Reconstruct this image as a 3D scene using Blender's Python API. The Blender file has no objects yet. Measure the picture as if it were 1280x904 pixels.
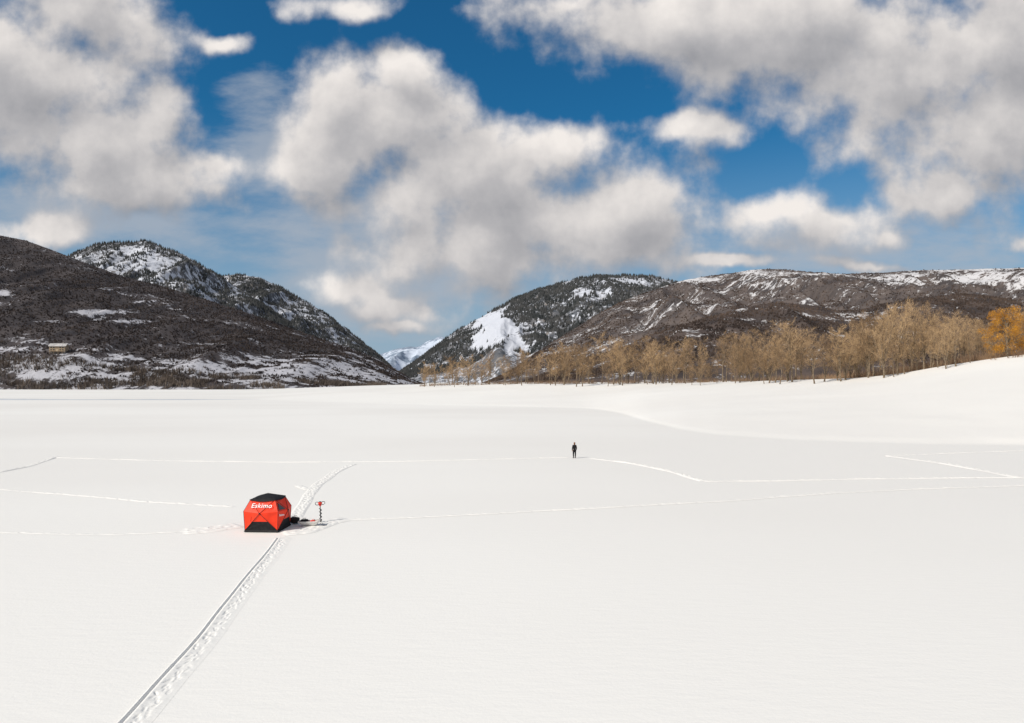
import bpy, math, random
import numpy as np
from mathutils import Vector, Matrix, noise as mnoise

F=853.333; H=9.0; HY=475.0; CX=640.0
scene=bpy.context.scene
col=scene.collection
random.seed(7)

def G(px,py):
    Y=F*H/(py-HY)
    return ((px-CX)/F*Y, Y)

# ------------------------------------------------------------------ numpy noise
TAB=np.random.default_rng(11).random((256,256))
def vn(x,y,seed=0):
    x=np.asarray(x,float)+seed*17.31; y=np.asarray(y,float)+seed*9.77
    xi=np.floor(x).astype(int); yi=np.floor(y).astype(int)
    fx=x-xi; fy=y-yi
    fx=fx*fx*fx*(fx*(fx*6-15)+10); fy=fy*fy*fy*(fy*(fy*6-15)+10)
    a=TAB[xi%256,yi%256]; b=TAB[(xi+1)%256,yi%256]; c=TAB[xi%256,(yi+1)%256]; d=TAB[(xi+1)%256,(yi+1)%256]
    return (a*(1-fx)+b*fx)*(1-fy)+(c*(1-fx)+d*fx)*fy
def fbm(x,y,seed=0,o=5,g=0.5):
    s=0;a=1;t=0
    for i in range(o):
        s=s+a*vn(x*2**i,y*2**i,seed+i*3); t+=a; a*=g
    return s/t
def ridged(x,y,seed=0,o=4,g=0.5):
    s=0;a=1;t=0
    for i in range(o):
        s=s+a*(1-np.abs(2*vn(x*2**i,y*2**i,seed+i*3)-1)); t+=a; a*=g
    return s/t
def sstep(a,b,x):
    t=np.clip((np.asarray(x,float)-a)/(b-a),0,1); return t*t*(3-2*t)

# ------------------------------------------------------------------ mesh helpers
def npmesh(name,V,Fc,smooth=True):
    V=np.asarray(V,np.float32); Fc=np.asarray(Fc,np.int32)
    me=bpy.data.meshes.new(name)
    k=Fc.shape[1]; n=len(Fc)
    me.vertices.add(len(V)); me.vertices.foreach_set('co',V.ravel())
    me.loops.add(n*k); me.loops.foreach_set('vertex_index',Fc.ravel())
    me.polygons.add(n); me.polygons.foreach_set('loop_start',np.arange(0,n*k,k,dtype=np.int32))
    try: me.polygons.foreach_set('loop_total',np.full(n,k,dtype=np.int32))
    except Exception: pass
    me.polygons.foreach_set('use_smooth',np.full(n,smooth,dtype=bool))
    me.update(calc_edges=True); me.validate()
    return me
def obj(name,me,mat=None,parent=None,loc=None,kind=None,label=None,cat=None):
    o=bpy.data.objects.new(name,me); col.objects.link(o)
    if mat is not None and me is not None: me.materials.append(mat)
    if parent is not None: o.parent=parent
    if loc is not None: o.location=loc
    if kind: o['kind']=kind
    if label: o['label']=label
    if cat: o['category']=cat
    return o
def grid_faces(n,m):
    i=np.arange(n-1)[:,None]; j=np.arange(m-1)[None,:]
    a=(i*m+j); return np.stack([a,a+m,a+m+1,a+1],-1).reshape(-1,4)
class MB:
    """small mesh builder"""
    def __init__(s): s.v=[]; s.f=[]
    def box(s,c,d,M=None):
        b=len(s.v)
        for z in(-1,1):
            for y in(-1,1):
                for x in(-1,1):
                    p=Vector((c[0]+x*d[0]/2,c[1]+y*d[1]/2,c[2]+z*d[2]/2))
                    if M: p=M@p
                    s.v.append(tuple(p))
        for q in((0,2,3,1),(4,5,7,6),(0,1,5,4),(2,6,7,3),(0,4,6,2),(1,3,7,5)): s.f.append([b+i for i in q])
    def tube(s,pts,rad,n=8,caps=True):
        pts=[Vector(p) for p in pts]
        if not hasattr(rad,'__len__'): rad=[rad]*len(pts)
        b=len(s.v)
        ref=Vector((0.31,0.17,0.93))
        for i,p in enumerate(pts):
            d=(pts[min(i+1,len(pts)-1)]-pts[max(i-1,0)]).normalized()
            if abs(d.dot(ref))>0.95: rr=Vector((1,0.1,0))
            else: rr=ref
            a=d.cross(rr).normalized(); c=d.cross(a).normalized()
            for k in range(n):
                t=2*math.pi*k/n
                s.v.append(tuple(p+(a*math.cos(t)+c*math.sin(t))*rad[i]))
        for i in range(len(pts)-1):
            for k in range(n):
                k2=(k+1)%n
                s.f.append([b+i*n+k,b+i*n+k2,b+(i+1)*n+k2,b+(i+1)*n+k])
        if caps:
            s.f.append([b+k for k in range(n)][::-1]); e=b+(len(pts)-1)*n
            s.f.append([e+k for k in range(n)])
    def ellipsoid(s,c,r,nu=14,nv=9,fn=None):
        b=len(s.v)
        for j in range(nv+1):
            ph=math.pi*j/nv
            for i in range(nu):
                th=2*math.pi*i/nu
                p=Vector((math.sin(ph)*math.cos(th),math.sin(ph)*math.sin(th),math.cos(ph)))
                k=fn(p) if fn else 1
                s.v.append((c[0]+p.x*r[0]*k,c[1]+p.y*r[1]*k,c[2]+p.z*r[2]*k))
        for j in range(nv):
            for i in range(nu):
                i2=(i+1)%nu
                s.f.append([b+j*nu+i,b+(j+1)*nu+i,b+(j+1)*nu+i2,b+j*nu+i2])
    def mesh(s,name,smooth=False):
        me=bpy.data.meshes.new(name); me.from_pydata([tuple(v) for v in s.v],[],s.f)
        me.validate()
        if smooth: me.polygons.foreach_set('use_smooth',[True]*len(me.polygons))
        me.update(); return me

# ------------------------------------------------------------------ materials
def newmat(name):
    m=bpy.data.materials.new(name); m.use_nodes=True
    nt=m.node_tree; b=nt.nodes['Principled BSDF']; return m,nt,b
def N(nt,t,**kw):
    n=nt.nodes.new(t)
    for k,v in kw.items(): setattr(n,k,v)
    return n
def simple(name,c,rough=0.6,var=0.25,scale=8,spec=0.3,metal=0,bump=0.0):
    m,nt,b=newmat(name)
    tc=N(nt,'ShaderNodeTexCoord'); no=N(nt,'ShaderNodeTexNoise'); no.inputs['Scale'].default_value=scale; no.inputs['Detail'].default_value=5
    nt.links.new(tc.outputs['Object'],no.inputs['Vector'])
    r=N(nt,'ShaderNodeValToRGB'); r.color_ramp.elements[0].position=0.3; r.color_ramp.elements[1].position=0.7
    r.color_ramp.elements[0].color=tuple(x*(1-var) for x in c)+(1,); r.color_ramp.elements[1].color=tuple(min(1,x*(1+var)) for x in c)+(1,)
    nt.links.new(no.outputs['Fac'],r.inputs[0]); nt.links.new(r.outputs[0],b.inputs['Base Color'])
    b.inputs['Roughness'].default_value=rough; b.inputs['Specular IOR Level'].default_value=spec; b.inputs['Metallic'].default_value=metal
    if bump:
        bu=N(nt,'ShaderNodeBump'); bu.inputs['Strength'].default_value=bump; bu.inputs['Distance'].default_value=0.02
        nt.links.new(no.outputs['Fac'],bu.inputs['Height']); nt.links.new(bu.outputs[0],b.inputs['Normal'])
    return m

def snow_mat(name='snow',ca=(0.80,0.783,0.752),cb=(0.85,0.838,0.808)):
    m,nt,b=newmat(name); L=nt.links.new
    tc=N(nt,'ShaderNodeTexCoord')
    n1=N(nt,'ShaderNodeTexNoise',noise_dimensions='2D'); n1.inputs['Scale'].default_value=0.018; n1.inputs['Detail'].default_value=3
    mp=N(nt,'ShaderNodeMapping'); mp.inputs['Scale'].default_value=(0.5,1.0,1.0)
    L(tc.outputs['Object'],mp.inputs[0]); L(mp.outputs[0],n1.inputs['Vector'])
    r=N(nt,'ShaderNodeValToRGB'); r.color_ramp.elements[0].position=0.35; r.color_ramp.elements[1].position=0.65
    r.color_ramp.elements[0].color=ca+(1,); r.color_ramp.elements[1].color=cb+(1,)
    L(n1.outputs['Fac'],r.inputs[0]); L(r.outputs[0],b.inputs['Base Color'])
    b.inputs['Roughness'].default_value=0.65; b.inputs['Specular IOR Level'].default_value=0.15
    mp2=N(nt,'ShaderNodeMapping'); mp2.inputs['Rotation'].default_value=(0,0,math.radians(35)); mp2.inputs['Scale'].default_value=(1.0,3.5,1)
    L(tc.outputs['Object'],mp2.inputs[0])
    n2=N(nt,'ShaderNodeTexNoise',noise_dimensions='2D'); n2.inputs['Scale'].default_value=0.9; n2.inputs['Detail'].default_value=5; n2.inputs['Roughness'].default_value=0.6
    L(mp2.outputs[0],n2.inputs['Vector'])
    n3=N(nt,'ShaderNodeTexNoise',noise_dimensions='2D'); n3.inputs['Scale'].default_value=9; n3.inputs['Detail'].default_value=3
    L(tc.outputs['Object'],n3.inputs['Vector'])
    b1=N(nt,'ShaderNodeBump'); b1.inputs['Strength'].default_value=0.24; b1.inputs['Distance'].default_value=0.06
    b2=N(nt,'ShaderNodeBump'); b2.inputs['Strength'].default_value=0.3; b2.inputs['Distance'].default_value=0.015
    L(n2.outputs['Fac'],b1.inputs['Height']); L(n3.outputs['Fac'],b2.inputs['Height']); L(b1.outputs[0],b2.inputs['Normal']); L(b2.outputs[0],b.inputs['Normal'])
    return m
SNOW=snow_mat()

def hill_mat(name,c1,c2,snow,haze=(0.4,0.5,0.65),hz=0.0,fine=0.15,soft=0.12,rock=None,famp=1.5):
    m,nt,b=newmat(name); L=nt.links.new
    tc=N(nt,'ShaderNodeTexCoord'); at=N(nt,'ShaderNodeAttribute'); at.attribute_name='snow'
    n1=N(nt,'ShaderNodeTexNoise',noise_dimensions='2D'); n1.inputs['Scale'].default_value=fine; n1.inputs['Detail'].default_value=5; n1.inputs['Roughness'].default_value=0.75
    L(tc.outputs['Object'],n1.inputs['Vector'])
    n2=N(nt,'ShaderNodeTexNoise',noise_dimensions='2D'); n2.inputs['Scale'].default_value=0.02; n2.inputs['Detail'].default_value=5; n2.inputs['Roughness'].default_value=0.65
    L(tc.outputs['Object'],n2.inputs['Vector'])
    r=N(nt,'ShaderNodeValToRGB'); r.color_ramp.elements[0].position=0.35; r.color_ramp.elements[1].position=0.62
    r.color_ramp.elements[0].color=c1+(1,); r.color_ramp.elements[1].color=c2+(1,)
    if rock:
        e=r.color_ramp.elements.new(0.72); e.color=rock+(1,)
    L(n2.outputs['Fac'],r.inputs[0])
    a=N(nt,'ShaderNodeMath',operation='MULTIPLY_ADD'); a.inputs[1].default_value=famp; a.inputs[2].default_value=-famp/2; L(n1.outputs['Fac'],a.inputs[0])
    s=N(nt,'ShaderNodeMath',operation='ADD'); L(a.outputs[0],s.inputs[0]); L(at.outputs['Fac'],s.inputs[1])
    mr=N(nt,'ShaderNodeMapRange',interpolation_type='SMOOTHSTEP'); mr.inputs['From Min'].default_value=0.5-soft; mr.inputs['From Max'].default_value=0.5+soft
    L(s.outputs[0],mr.inputs['Value'])
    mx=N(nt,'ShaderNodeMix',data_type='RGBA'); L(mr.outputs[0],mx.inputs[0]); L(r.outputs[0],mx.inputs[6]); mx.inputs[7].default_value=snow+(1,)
    hx=N(nt,'ShaderNodeMix',data_type='RGBA'); hx.inputs[0].default_value=hz; L(mx.outputs[2],hx.inputs[6]); hx.inputs[7].default_value=haze+(1,)  # distance haze is tinted into the base colour
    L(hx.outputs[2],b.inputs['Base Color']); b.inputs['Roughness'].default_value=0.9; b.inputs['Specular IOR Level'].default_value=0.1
    bu=N(nt,'ShaderNodeBump'); bu.inputs['Strength'].default_value=0.6; bu.inputs['Distance'].default_value=3.0
    L(n1.outputs['Fac'],bu.inputs['Height']); L(bu.outputs[0],b.inputs['Normal'])
    return m

def rnd_mat(name,ca,cb,scale=0.03,rough=0.85,objrand=False):
    m,nt,b=newmat(name); L=nt.links.new
    tc=N(nt,'ShaderNodeTexCoord'); no=N(nt,'ShaderNodeTexNoise'); no.inputs['Scale'].default_value=scale; no.inputs['Detail'].default_value=3; no.inputs['Roughness'].default_value=0.7
    L(tc.outputs['Object'],no.inputs['Vector'])
    r=N(nt,'ShaderNodeValToRGB'); r.color_ramp.elements[0].position=0.35; r.color_ramp.elements[1].position=0.65
    r.color_ramp.elements[0].color=ca+(1,); r.color_ramp.elements[1].color=cb+(1,)
    if objrand:
        oi=N(nt,'ShaderNodeObjectInfo'); ad=N(nt,'ShaderNodeMath',operation='MULTIPLY_ADD'); ad.inputs[1].default_value=0.5; 
        L(oi.outputs['Random'],ad.inputs[0]); 
        sb=N(nt,'ShaderNodeMath',operation='SUBTRACT'); L(no.outputs['Fac'],sb.inputs[0]); sb.inputs[1].default_value=0.25
        L(sb.outputs[0],ad.inputs[2]); L(ad.outputs[0],r.inputs[0])
    else: L(no.outputs['Fac'],r.inputs[0])
    L(r.outputs[0],b.inputs['Base Color']); b.inputs['Roughness'].default_value=rough; b.inputs['Specular IOR Level'].default_value=0.15
    return m

# ------------------------------------------------------------------ ground
tab=np.array([ # px, py_shore, Yridge, Zridge
 (150,495,430,0.0),(300,498,400,0.0),(350,501,345,0.7),(430,503,360,2.9),(500,505,380,4.5),(560,507,380,6.1),(650,508.5,350,6.9),(740,511,325,7.1),(775,516,310,7.2),
 (805,526,300,7.5),(850,537,280,7.7),(900,544,260,8.1),(1000,550,230,9.0),(1080,553,208,9.6),(1130,554,198,11.0),(1180,555,190,13.0),(1280,557,180,15.8),(1500,560,172,19.0)])
aT=np.arctan((tab[:,0]-CX)/F); ysT=F*H/(tab[:,1]-HY)
rsT=ysT/np.cos(aT); rrT=tab[:,2]/np.cos(aT); zrT=tab[:,3]
aT=np.concatenate([[-math.pi,-0.9],aT,[1.1,1.7,2.4,math.pi]])
rsT=np.concatenate([[400,400],rsT,[rsT[-1]+5,170,300,400]])
rrT=np.concatenate([[500,500],rrT,[rrT[-1]+10,280,420,500]])
zrT=np.concatenate([[0,0],zrT,[18,12,0,0]])
AA=np.linspace(-math.pi,math.pi,6001)
def gs(arr,sig):
    k=np.arange(-60,61); w=np.exp(-0.5*(k/sig)**2); w/=w.sum(); return np.convolve(np.pad(arr,60,mode='edge'),w,'valid')
RS=gs(np.interp(AA,aT,rsT),9); RR=gs(np.interp(AA,aT,rrT),14); ZR=gs(np.interp(AA,aT,zrT),14); RR=np.maximum(RR,RS+25)
def ground_h(X,Y):
    X=np.asarray(X,float); Y=np.asarray(Y,float)
    a=np.arctan2(X,Y); r=np.hypot(X,Y)
    rs=np.interp(a,AA,RS)+ (fbm(X/14,Y/14,3,3)-0.5)*3; rr=np.interp(a,AA,RR); zr=np.interp(a,AA,ZR)
    t=(r-rs)/(rr-rs)
    f=np.where(t<0,0,np.clip(t,0,1)); prof=0.985*f**1.03+0.015*sstep(0,0.04,f)
    und=(fbm(X/35,Y/35,5,4)-0.5)*0.8*np.clip(f*4,0,1)*np.clip(zr/6,0,1)*(1-0.75*sstep(0.75,0.98,f))
    far=1-0.6*sstep(500,1200,r)
    return zr*prof*far+und
n1=430
ang=np.concatenate([np.linspace(-math.pi,-0.8,50)[:-1],np.linspace(-0.8,0.8,n1),np.linspace(0.8,math.pi,50)[1:]])
rad=np.concatenate([[0.01],np.geomspace(2,88,50)[:-1],np.linspace(88,420,330)[:-1],np.geomspace(420,14000,60)])
A,R=np.meshgrid(ang,rad,indexing='ij'); X=np.sin(A)*R; Y=np.cos(A)*R; Z=ground_h(X,Y)
me=npmesh('ground',np.stack([X,Y,Z],-1).reshape(-1,3),grid_faces(len(ang),len(rad))[:,::-1])
ground=obj('ground',me,SNOW,kind='structure',label='frozen lake and banks under smooth white snow')
ICE=snow_mat('wind_scoured_ice',(0.47,0.50,0.55),(0.60,0.62,0.65))
xs=np.linspace(-430,-108,260); ed=sstep(-108,-150,xs)
y0=305+14*(fbm(xs/22,xs*0,3,4)-0.5)+10*(1-ed); y1=y0+(17+26*(fbm(xs/30,xs*0+4,5,4)-0.5))*ed+0.3
vv_=np.stack([np.stack([xs,y0,np.full_like(xs,0.012)],-1),np.stack([xs,y1,np.full_like(xs,0.012)],-1)],1).reshape(-1,3)
obj('ice',npmesh('ice',vv_,grid_faces(260,2)),ICE,kind='structure',label='grey blue strip of wind scoured lake ice')

# ------------------------------------------------------------------ hills
def lerp_tab(t,S): 
    t=np.array(t,float); return np.interp(S,t[:,0],t[:,1])
class Range: pass
def make_range(name,sil,Dt,Bt,zb,nS,nT,seed,mat,snowfn,amp=0.1,gx=150,gy=400,p=0.9,rough=1.5,label=None,lobes=0.0):
    S=np.linspace(sil[0][0],sil[-1][0],nS)
    py=lerp_tab(sil,S); k=np.arange(-8,9); w=np.exp(-0.5*(k/2.5)**2); w/=w.sum(); py=np.convolve(np.pad(py,8,mode='edge'),w,'valid')
    D=lerp_tab(Dt,S); B=lerp_tab(Bt,S)
    T=np.concatenate([np.linspace(0,1,nT),np.linspace(1,1.6,10)[1:]])
    S2,T2=np.meshgrid(S,T,indexing='ij'); D2=D[:,None]; B2=B[:,None]
    Y=B2+(D2-B2)*T2; X=(S2-CX)/F*Y
    Zr=H+(HY-py)/F*D; Zr=Zr[:,None]
    Zr=Zr+(fbm(X/60,Y/60,seed+5,4)-0.5)*rough*2*np.ones_like(T2)
    sh=np.where(T2<=1,np.clip(T2,0,1)**p,1-0.9*(np.clip(T2-1,0,1)/0.6)**1.3)
    env=np.clip(np.sin(np.pi*np.clip(T2,0,1)),0,1)**0.8
    g=ridged(X/gx+0.25*fbm(X/200,Y/200,seed,3),Y/gy,seed+1,5)-0.62
    big=fbm(X/(gx*3),Y/(gx*3),seed+9,3)-0.5
    Z=zb+(Zr-zb)*(sh+env*(amp*g+lobes*big))
    R=Range(); R.X,R.Y,R.Z,R.T,R.S=X,Y,Z,T2,S2
    R.PX=CX+X/Y*F; R.PY=HY-(Z-H)/Y*F; R.g=g
    R.snow=np.clip(snowfn(R),0,1.3)
    me=npmesh(name,np.stack([X,Y,Z],-1).reshape(-1,3),grid_faces(*X.shape)[:,::-1])
    at=me.attributes.new('snow','FLOAT','POINT'); at.data.foreach_set('value',R.snow.astype(np.float32).ravel())
    R.o=obj(name,me,mat,kind='structure',label=label)
    return R
def sampleR(R,n,rng,tmin=0,tmax=1.0,thr=0.5,wfine=10,pmin=0.02,namp=0.9):
    nS,nT=R.X.shape
    i=rng.random(n)*(nS-1.01); tt=R.T[0]; 
    tr=tmin+(tmax-tmin)*rng.random(n); j=np.interp(tr,tt,np.arange(nT)); j=np.clip(j,0,nT-1.01)
    i0=i.astype(int); j0=j.astype(int); fi=i-i0; fj=j-j0
    def s(A): return (A[i0,j0]*(1-fi)+A[i0+1,j0]*fi)*(1-fj)+(A[i0,j0+1]*(1-fi)+A[i0+1,j0+1]*fi)*fj
    X,Y,Z,sn=s(R.X),s(R.Y),s(R.Z),s(R.snow)
    sn=sn+(fbm(X/wfine,Y/wfine,31,3)-0.5)*namp
    pr=np.clip(1-sstep(thr-0.15,thr+0.15,sn),pmin,1)
    k=(rng.random(n)<pr)
    return X[k],Y[k],Z[k]
def blobs(R,L):
    s=0
    for (x,y,rx,ry,w) in L:
        s=np.maximum(s,w*np.exp(-((R.PX-x)/rx)**2-((R.PY-y)/ry)**2))
    return s

brushA=hill_mat('cloud_shaded_scrub_slope',(0.034,0.029,0.030),(0.072,0.060,0.058),(0.46,0.46,0.50),hz=0.02,fine=0.10,famp=1.5)  # cloud shadow on this hill is put into darker brush and snow colours
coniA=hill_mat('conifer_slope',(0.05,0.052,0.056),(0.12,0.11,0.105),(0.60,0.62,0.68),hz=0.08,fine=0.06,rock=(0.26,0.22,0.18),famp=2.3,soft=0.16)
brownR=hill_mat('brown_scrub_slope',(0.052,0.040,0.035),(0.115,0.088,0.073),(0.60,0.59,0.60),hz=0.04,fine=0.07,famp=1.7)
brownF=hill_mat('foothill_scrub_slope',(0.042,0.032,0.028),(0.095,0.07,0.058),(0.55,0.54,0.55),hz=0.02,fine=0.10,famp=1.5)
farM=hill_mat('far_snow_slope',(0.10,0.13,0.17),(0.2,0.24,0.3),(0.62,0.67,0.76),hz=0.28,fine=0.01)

def snow_left(R):
    n=fbm(R.X/70,R.Y/25,21,5); n2=fbm(R.X/22,R.Y/12,23,4)
    lower=sstep(422,455,R.PY)*(0.54+0.9*(n-0.5)+0.9*(n2-0.5))
    sp=(n-0.5)*1.0+0.13
    b=blobs(R,[(125,390,50,4,0.85),(165,402,40,3,0.7),(5,366,10,5,0.9),(175,378,20,2.5,0.6),(60,402,30,3,0.5),(250,430,60,3,0.5),(20,437,60,5,0.6),(290,448,50,3,0.5)])
    return np.maximum(np.maximum(lower,sp),b*(0.5+0.9*n))
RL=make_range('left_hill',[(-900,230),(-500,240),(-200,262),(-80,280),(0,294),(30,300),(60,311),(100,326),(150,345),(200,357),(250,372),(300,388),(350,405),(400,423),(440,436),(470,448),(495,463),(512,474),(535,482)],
  [(-900,1400),(0,1300),(300,1100),(535,980)],[(-900,640),(300,640),(420,660),(535,800)],-0.5,620,150,1,brushA,snow_left,amp=0.20,gx=100,gy=500,p=0.95,rough=1.5,label='dark brush covered hill in painted cloud shade with snow patches along its foot',lobes=0.14)
def snow_con(R):
    n=fbm(R.X/110,R.Y/90,41,5)
    return 0.40+(n-0.5)*0.8+0.5*(0.0-R.g)+blobs(R,[(215,345,14,20,0.25),(240,352,25,12,0.2),(180,328,30,10,0.15)])
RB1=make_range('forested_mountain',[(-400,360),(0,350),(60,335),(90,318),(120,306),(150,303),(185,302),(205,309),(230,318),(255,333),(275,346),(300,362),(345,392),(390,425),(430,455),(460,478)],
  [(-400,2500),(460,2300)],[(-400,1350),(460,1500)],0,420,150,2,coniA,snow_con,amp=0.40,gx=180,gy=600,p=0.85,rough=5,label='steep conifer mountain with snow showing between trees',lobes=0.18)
def snow_con2(R):
    n=fbm(R.X/150,R.Y/90,47,5)
    return 0.40+(n-0.5)*0.8+0.45*(0.0-R.g)
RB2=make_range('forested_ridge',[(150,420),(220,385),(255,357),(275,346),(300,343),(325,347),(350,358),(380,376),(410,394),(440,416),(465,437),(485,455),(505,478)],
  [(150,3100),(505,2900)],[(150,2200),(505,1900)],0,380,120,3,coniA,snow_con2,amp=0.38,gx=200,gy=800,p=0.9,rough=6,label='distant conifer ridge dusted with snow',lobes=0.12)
def snow_mid(R):
    n=fbm(R.X/120,R.Y/80,53,5)
    return 0.30+(n-0.5)*0.75+0.35*(0-R.g)+blobs(R,[(620,408,22,16,1.3),(604,424,18,12,0.9),(642,430,12,12,0.9),(735,368,28,12,0.35),(715,352,20,8,0.35),(785,352,40,7,0.4),(725,392,18,9,0.3),(530,455,12,8,0.3)])
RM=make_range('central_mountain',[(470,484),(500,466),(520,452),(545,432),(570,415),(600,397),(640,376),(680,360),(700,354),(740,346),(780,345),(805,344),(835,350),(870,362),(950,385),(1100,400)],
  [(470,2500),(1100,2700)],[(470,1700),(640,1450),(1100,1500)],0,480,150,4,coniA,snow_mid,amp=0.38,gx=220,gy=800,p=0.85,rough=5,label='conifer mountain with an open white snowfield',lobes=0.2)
def snow_right(R):
    n=fbm(R.X/80,R.Y/45,61,5)
    top=sstep(368,340,R.PY)*0.22
    return 0.20+(n-0.5)*1.0+0.22*(0-R.g)+top+blobs(R,[(835,385,60,10,0.12),(1200,350,90,8,0.2),(930,350,50,7,0.08)])
RR_=make_range('right_hill',[(600,482),(640,462),(665,445),(690,428),(720,410),(750,391),(775,378),(800,368),(850,351),(880,346),(920,341),(940,337),(970,336),(1010,340),(1060,343),(1100,341),(1150,338),(1200,337),(1280,335),(1500,325),(2000,320),(2800,330)],
  [(600,1500),(850,1900),(2800,1900)],[(600,1000),(850,1000),(2800,1000)],3,760,160,5,brownR,snow_right,amp=0.34,gx=130,gy=450,p=0.8,rough=2.0,label='brown scrubby hill with snow along its crest',lobes=0.2)
def snow_foot(R):
    n=fbm(R.X/50,R.Y/25,67,5)
    return 0.15+(n-0.5)*1.1+blobs(R,[(860,412,50,5,0.2),(1050,395,60,4,0.25),(1000,385,60,3,0.2)])
RFH=make_range('foothill',[(640,484),(680,468),(730,448),(780,432),(830,412),(880,398),(930,384),(975,377),(1020,383),(1060,389),(1110,380),(1160,370),(1210,368),(1280,376),(1500,384),(2000,380),(2400,400)],
  [(640,900),(2400,1150)],[(640,620),(2400,620)],3,620,100,8,brownF,snow_foot,amp=0.30,gx=80,gy=300,p=0.85,rough=1.5,label='darker brown foothill below the snowy crest',lobes=0.25)
def snow_far(R): return 0.52+(fbm(R.X/300,R.Y/300,71,4)-0.5)*1.2-0.9*R.g
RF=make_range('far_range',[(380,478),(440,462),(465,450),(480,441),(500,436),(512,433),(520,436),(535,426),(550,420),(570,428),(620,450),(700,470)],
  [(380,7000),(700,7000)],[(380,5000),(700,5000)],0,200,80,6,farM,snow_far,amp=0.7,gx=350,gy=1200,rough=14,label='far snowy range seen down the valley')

def clumps(name,X,Y,Z,rng,h0,h1,nt,spread,width,mat,label,lean=0.35):
    n=len(X); h=rng.uniform(h0,h1,n)
    P0=np.stack([X,Y,Z],-1)
    V=[];
    for k in range(nt):
        a=rng.uniform(0,2*np.pi,n); l=rng.uniform(0,lean,n); off=np.stack([np.cos(a)*spread*h*0.4,np.sin(a)*spread*h*0.4,-0.1*h],-1)*rng.uniform(0.2,1,n)[:,None]
        tip=np.stack([np.cos(a)*l*h,np.sin(a)*l*h,h*rng.uniform(0.6,1,n)],-1)
        b=rng.uniform(0,2*np.pi,n); sd=np.stack([np.cos(b),np.sin(b),np.zeros(n)],-1)*(width*h)[:,None]/2
        base=P0+off
        V.append(np.stack([base-sd,base+sd,base+tip+sd*0.25],1))
    V=np.concatenate(V,0).reshape(-1,3); Fc=np.arange(len(V)).reshape(-1,3)
    me=npmesh(name,V,Fc,False); return obj(name,me,mat,kind='stuff',label=label)
def cones(name,X,Y,Z,rng,h0,h1,mat,label):
    n=len(X); h=rng.uniform(h0,h1,n); r=h*rng.uniform(0.18,0.28,n); a0=rng.uniform(0,2*np.pi,n)
    vs=[]
    for k in range(5):
        a=a0+2*np.pi*k/5; vs.append(np.stack([X+np.cos(a)*r,Y+np.sin(a)*r,Z-h*0.05],-1))
    vs.append(np.stack([X,Y,Z+h],-1)); V=np.stack(vs,1).reshape(-1,3)
    b=(np.arange(n)*6)[:,None]
    Fc=np.concatenate([b+np.array([k,(k+1)%5,5]) for k in range(5)],0)
    me=npmesh(name,V,Fc,False); return obj(name,me,mat,kind='stuff',label=label)
scrubM=rnd_mat('cloud_shaded_scrub_twigs',(0.030,0.024,0.024),(0.08,0.063,0.057),0.02)  # left hill scrub, darkened in its colour for the same cloud shadow
scrubR=rnd_mat('brown_scrub_twigs',(0.045,0.034,0.030),(0.13,0.094,0.075),0.01)
conM=rnd_mat('hazed_conifer_needles',(0.032,0.038,0.040),(0.09,0.09,0.09),0.02)  # needles painted greyer and lighter to stand in for distance haze
shoreM=rnd_mat('grey_shore_twigs',(0.06,0.05,0.045),(0.18,0.145,0.12),0.05)
r=np.random.default_rng(3)
clumps('hillside_scrub',*sampleR(RL,75000,r,0.04,1.0,thr=0.42,namp=1.3),r,1.3,3.0,4,0.8,0.5,scrubM,'dark leafless scrub covering the hill')
cones('mountain_conifers',*sampleR(RB1,40000,r,0.35,1.03,thr=0.45,wfine=25,namp=1.7),r,6,12,conM,'dark conifers on the snowy mountain')
cones('ridge_conifers',*sampleR(RB2,32000,r,0.3,1.03,thr=0.45,wfine=25,namp=1.7),r,6,12,conM,'dark conifers along the distant ridge')
cones('valley_conifers',*sampleR(RM,46000,r,0.2,1.03,thr=0.48,wfine=25,namp=1.5,pmin=0.0),r,6,12,conM,'dark conifers on the central mountain')
clumps('brown_hill_scrub',*sampleR(RR_,80000,r,0.2,1.0,thr=0.42,wfine=20,namp=1.3),r,1.6,4.2,4,0.8,0.55,scrubR,'brown leafless scrub on the hill')
clumps('foothill_scrub',*sampleR(RFH,45000,r,0.15,1.0,thr=0.42,wfine=15,namp=1.3),r,1.4,3.6,4,0.8,0.55,scrubR,'brown leafless scrub on the foothill')
Xs,Ys,Zs=sampleR(RL,9000,r,0.0,0.10,thr=2.0)
k=fbm(Xs/40,Ys/12,90,3)>0.50; clumps('shore_thicket',Xs[k],Ys[k],Zs[k],r,3.0,8,8,0.9,0.10,shoreM,'grey leafless thicket along the far shore',0.5)
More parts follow.
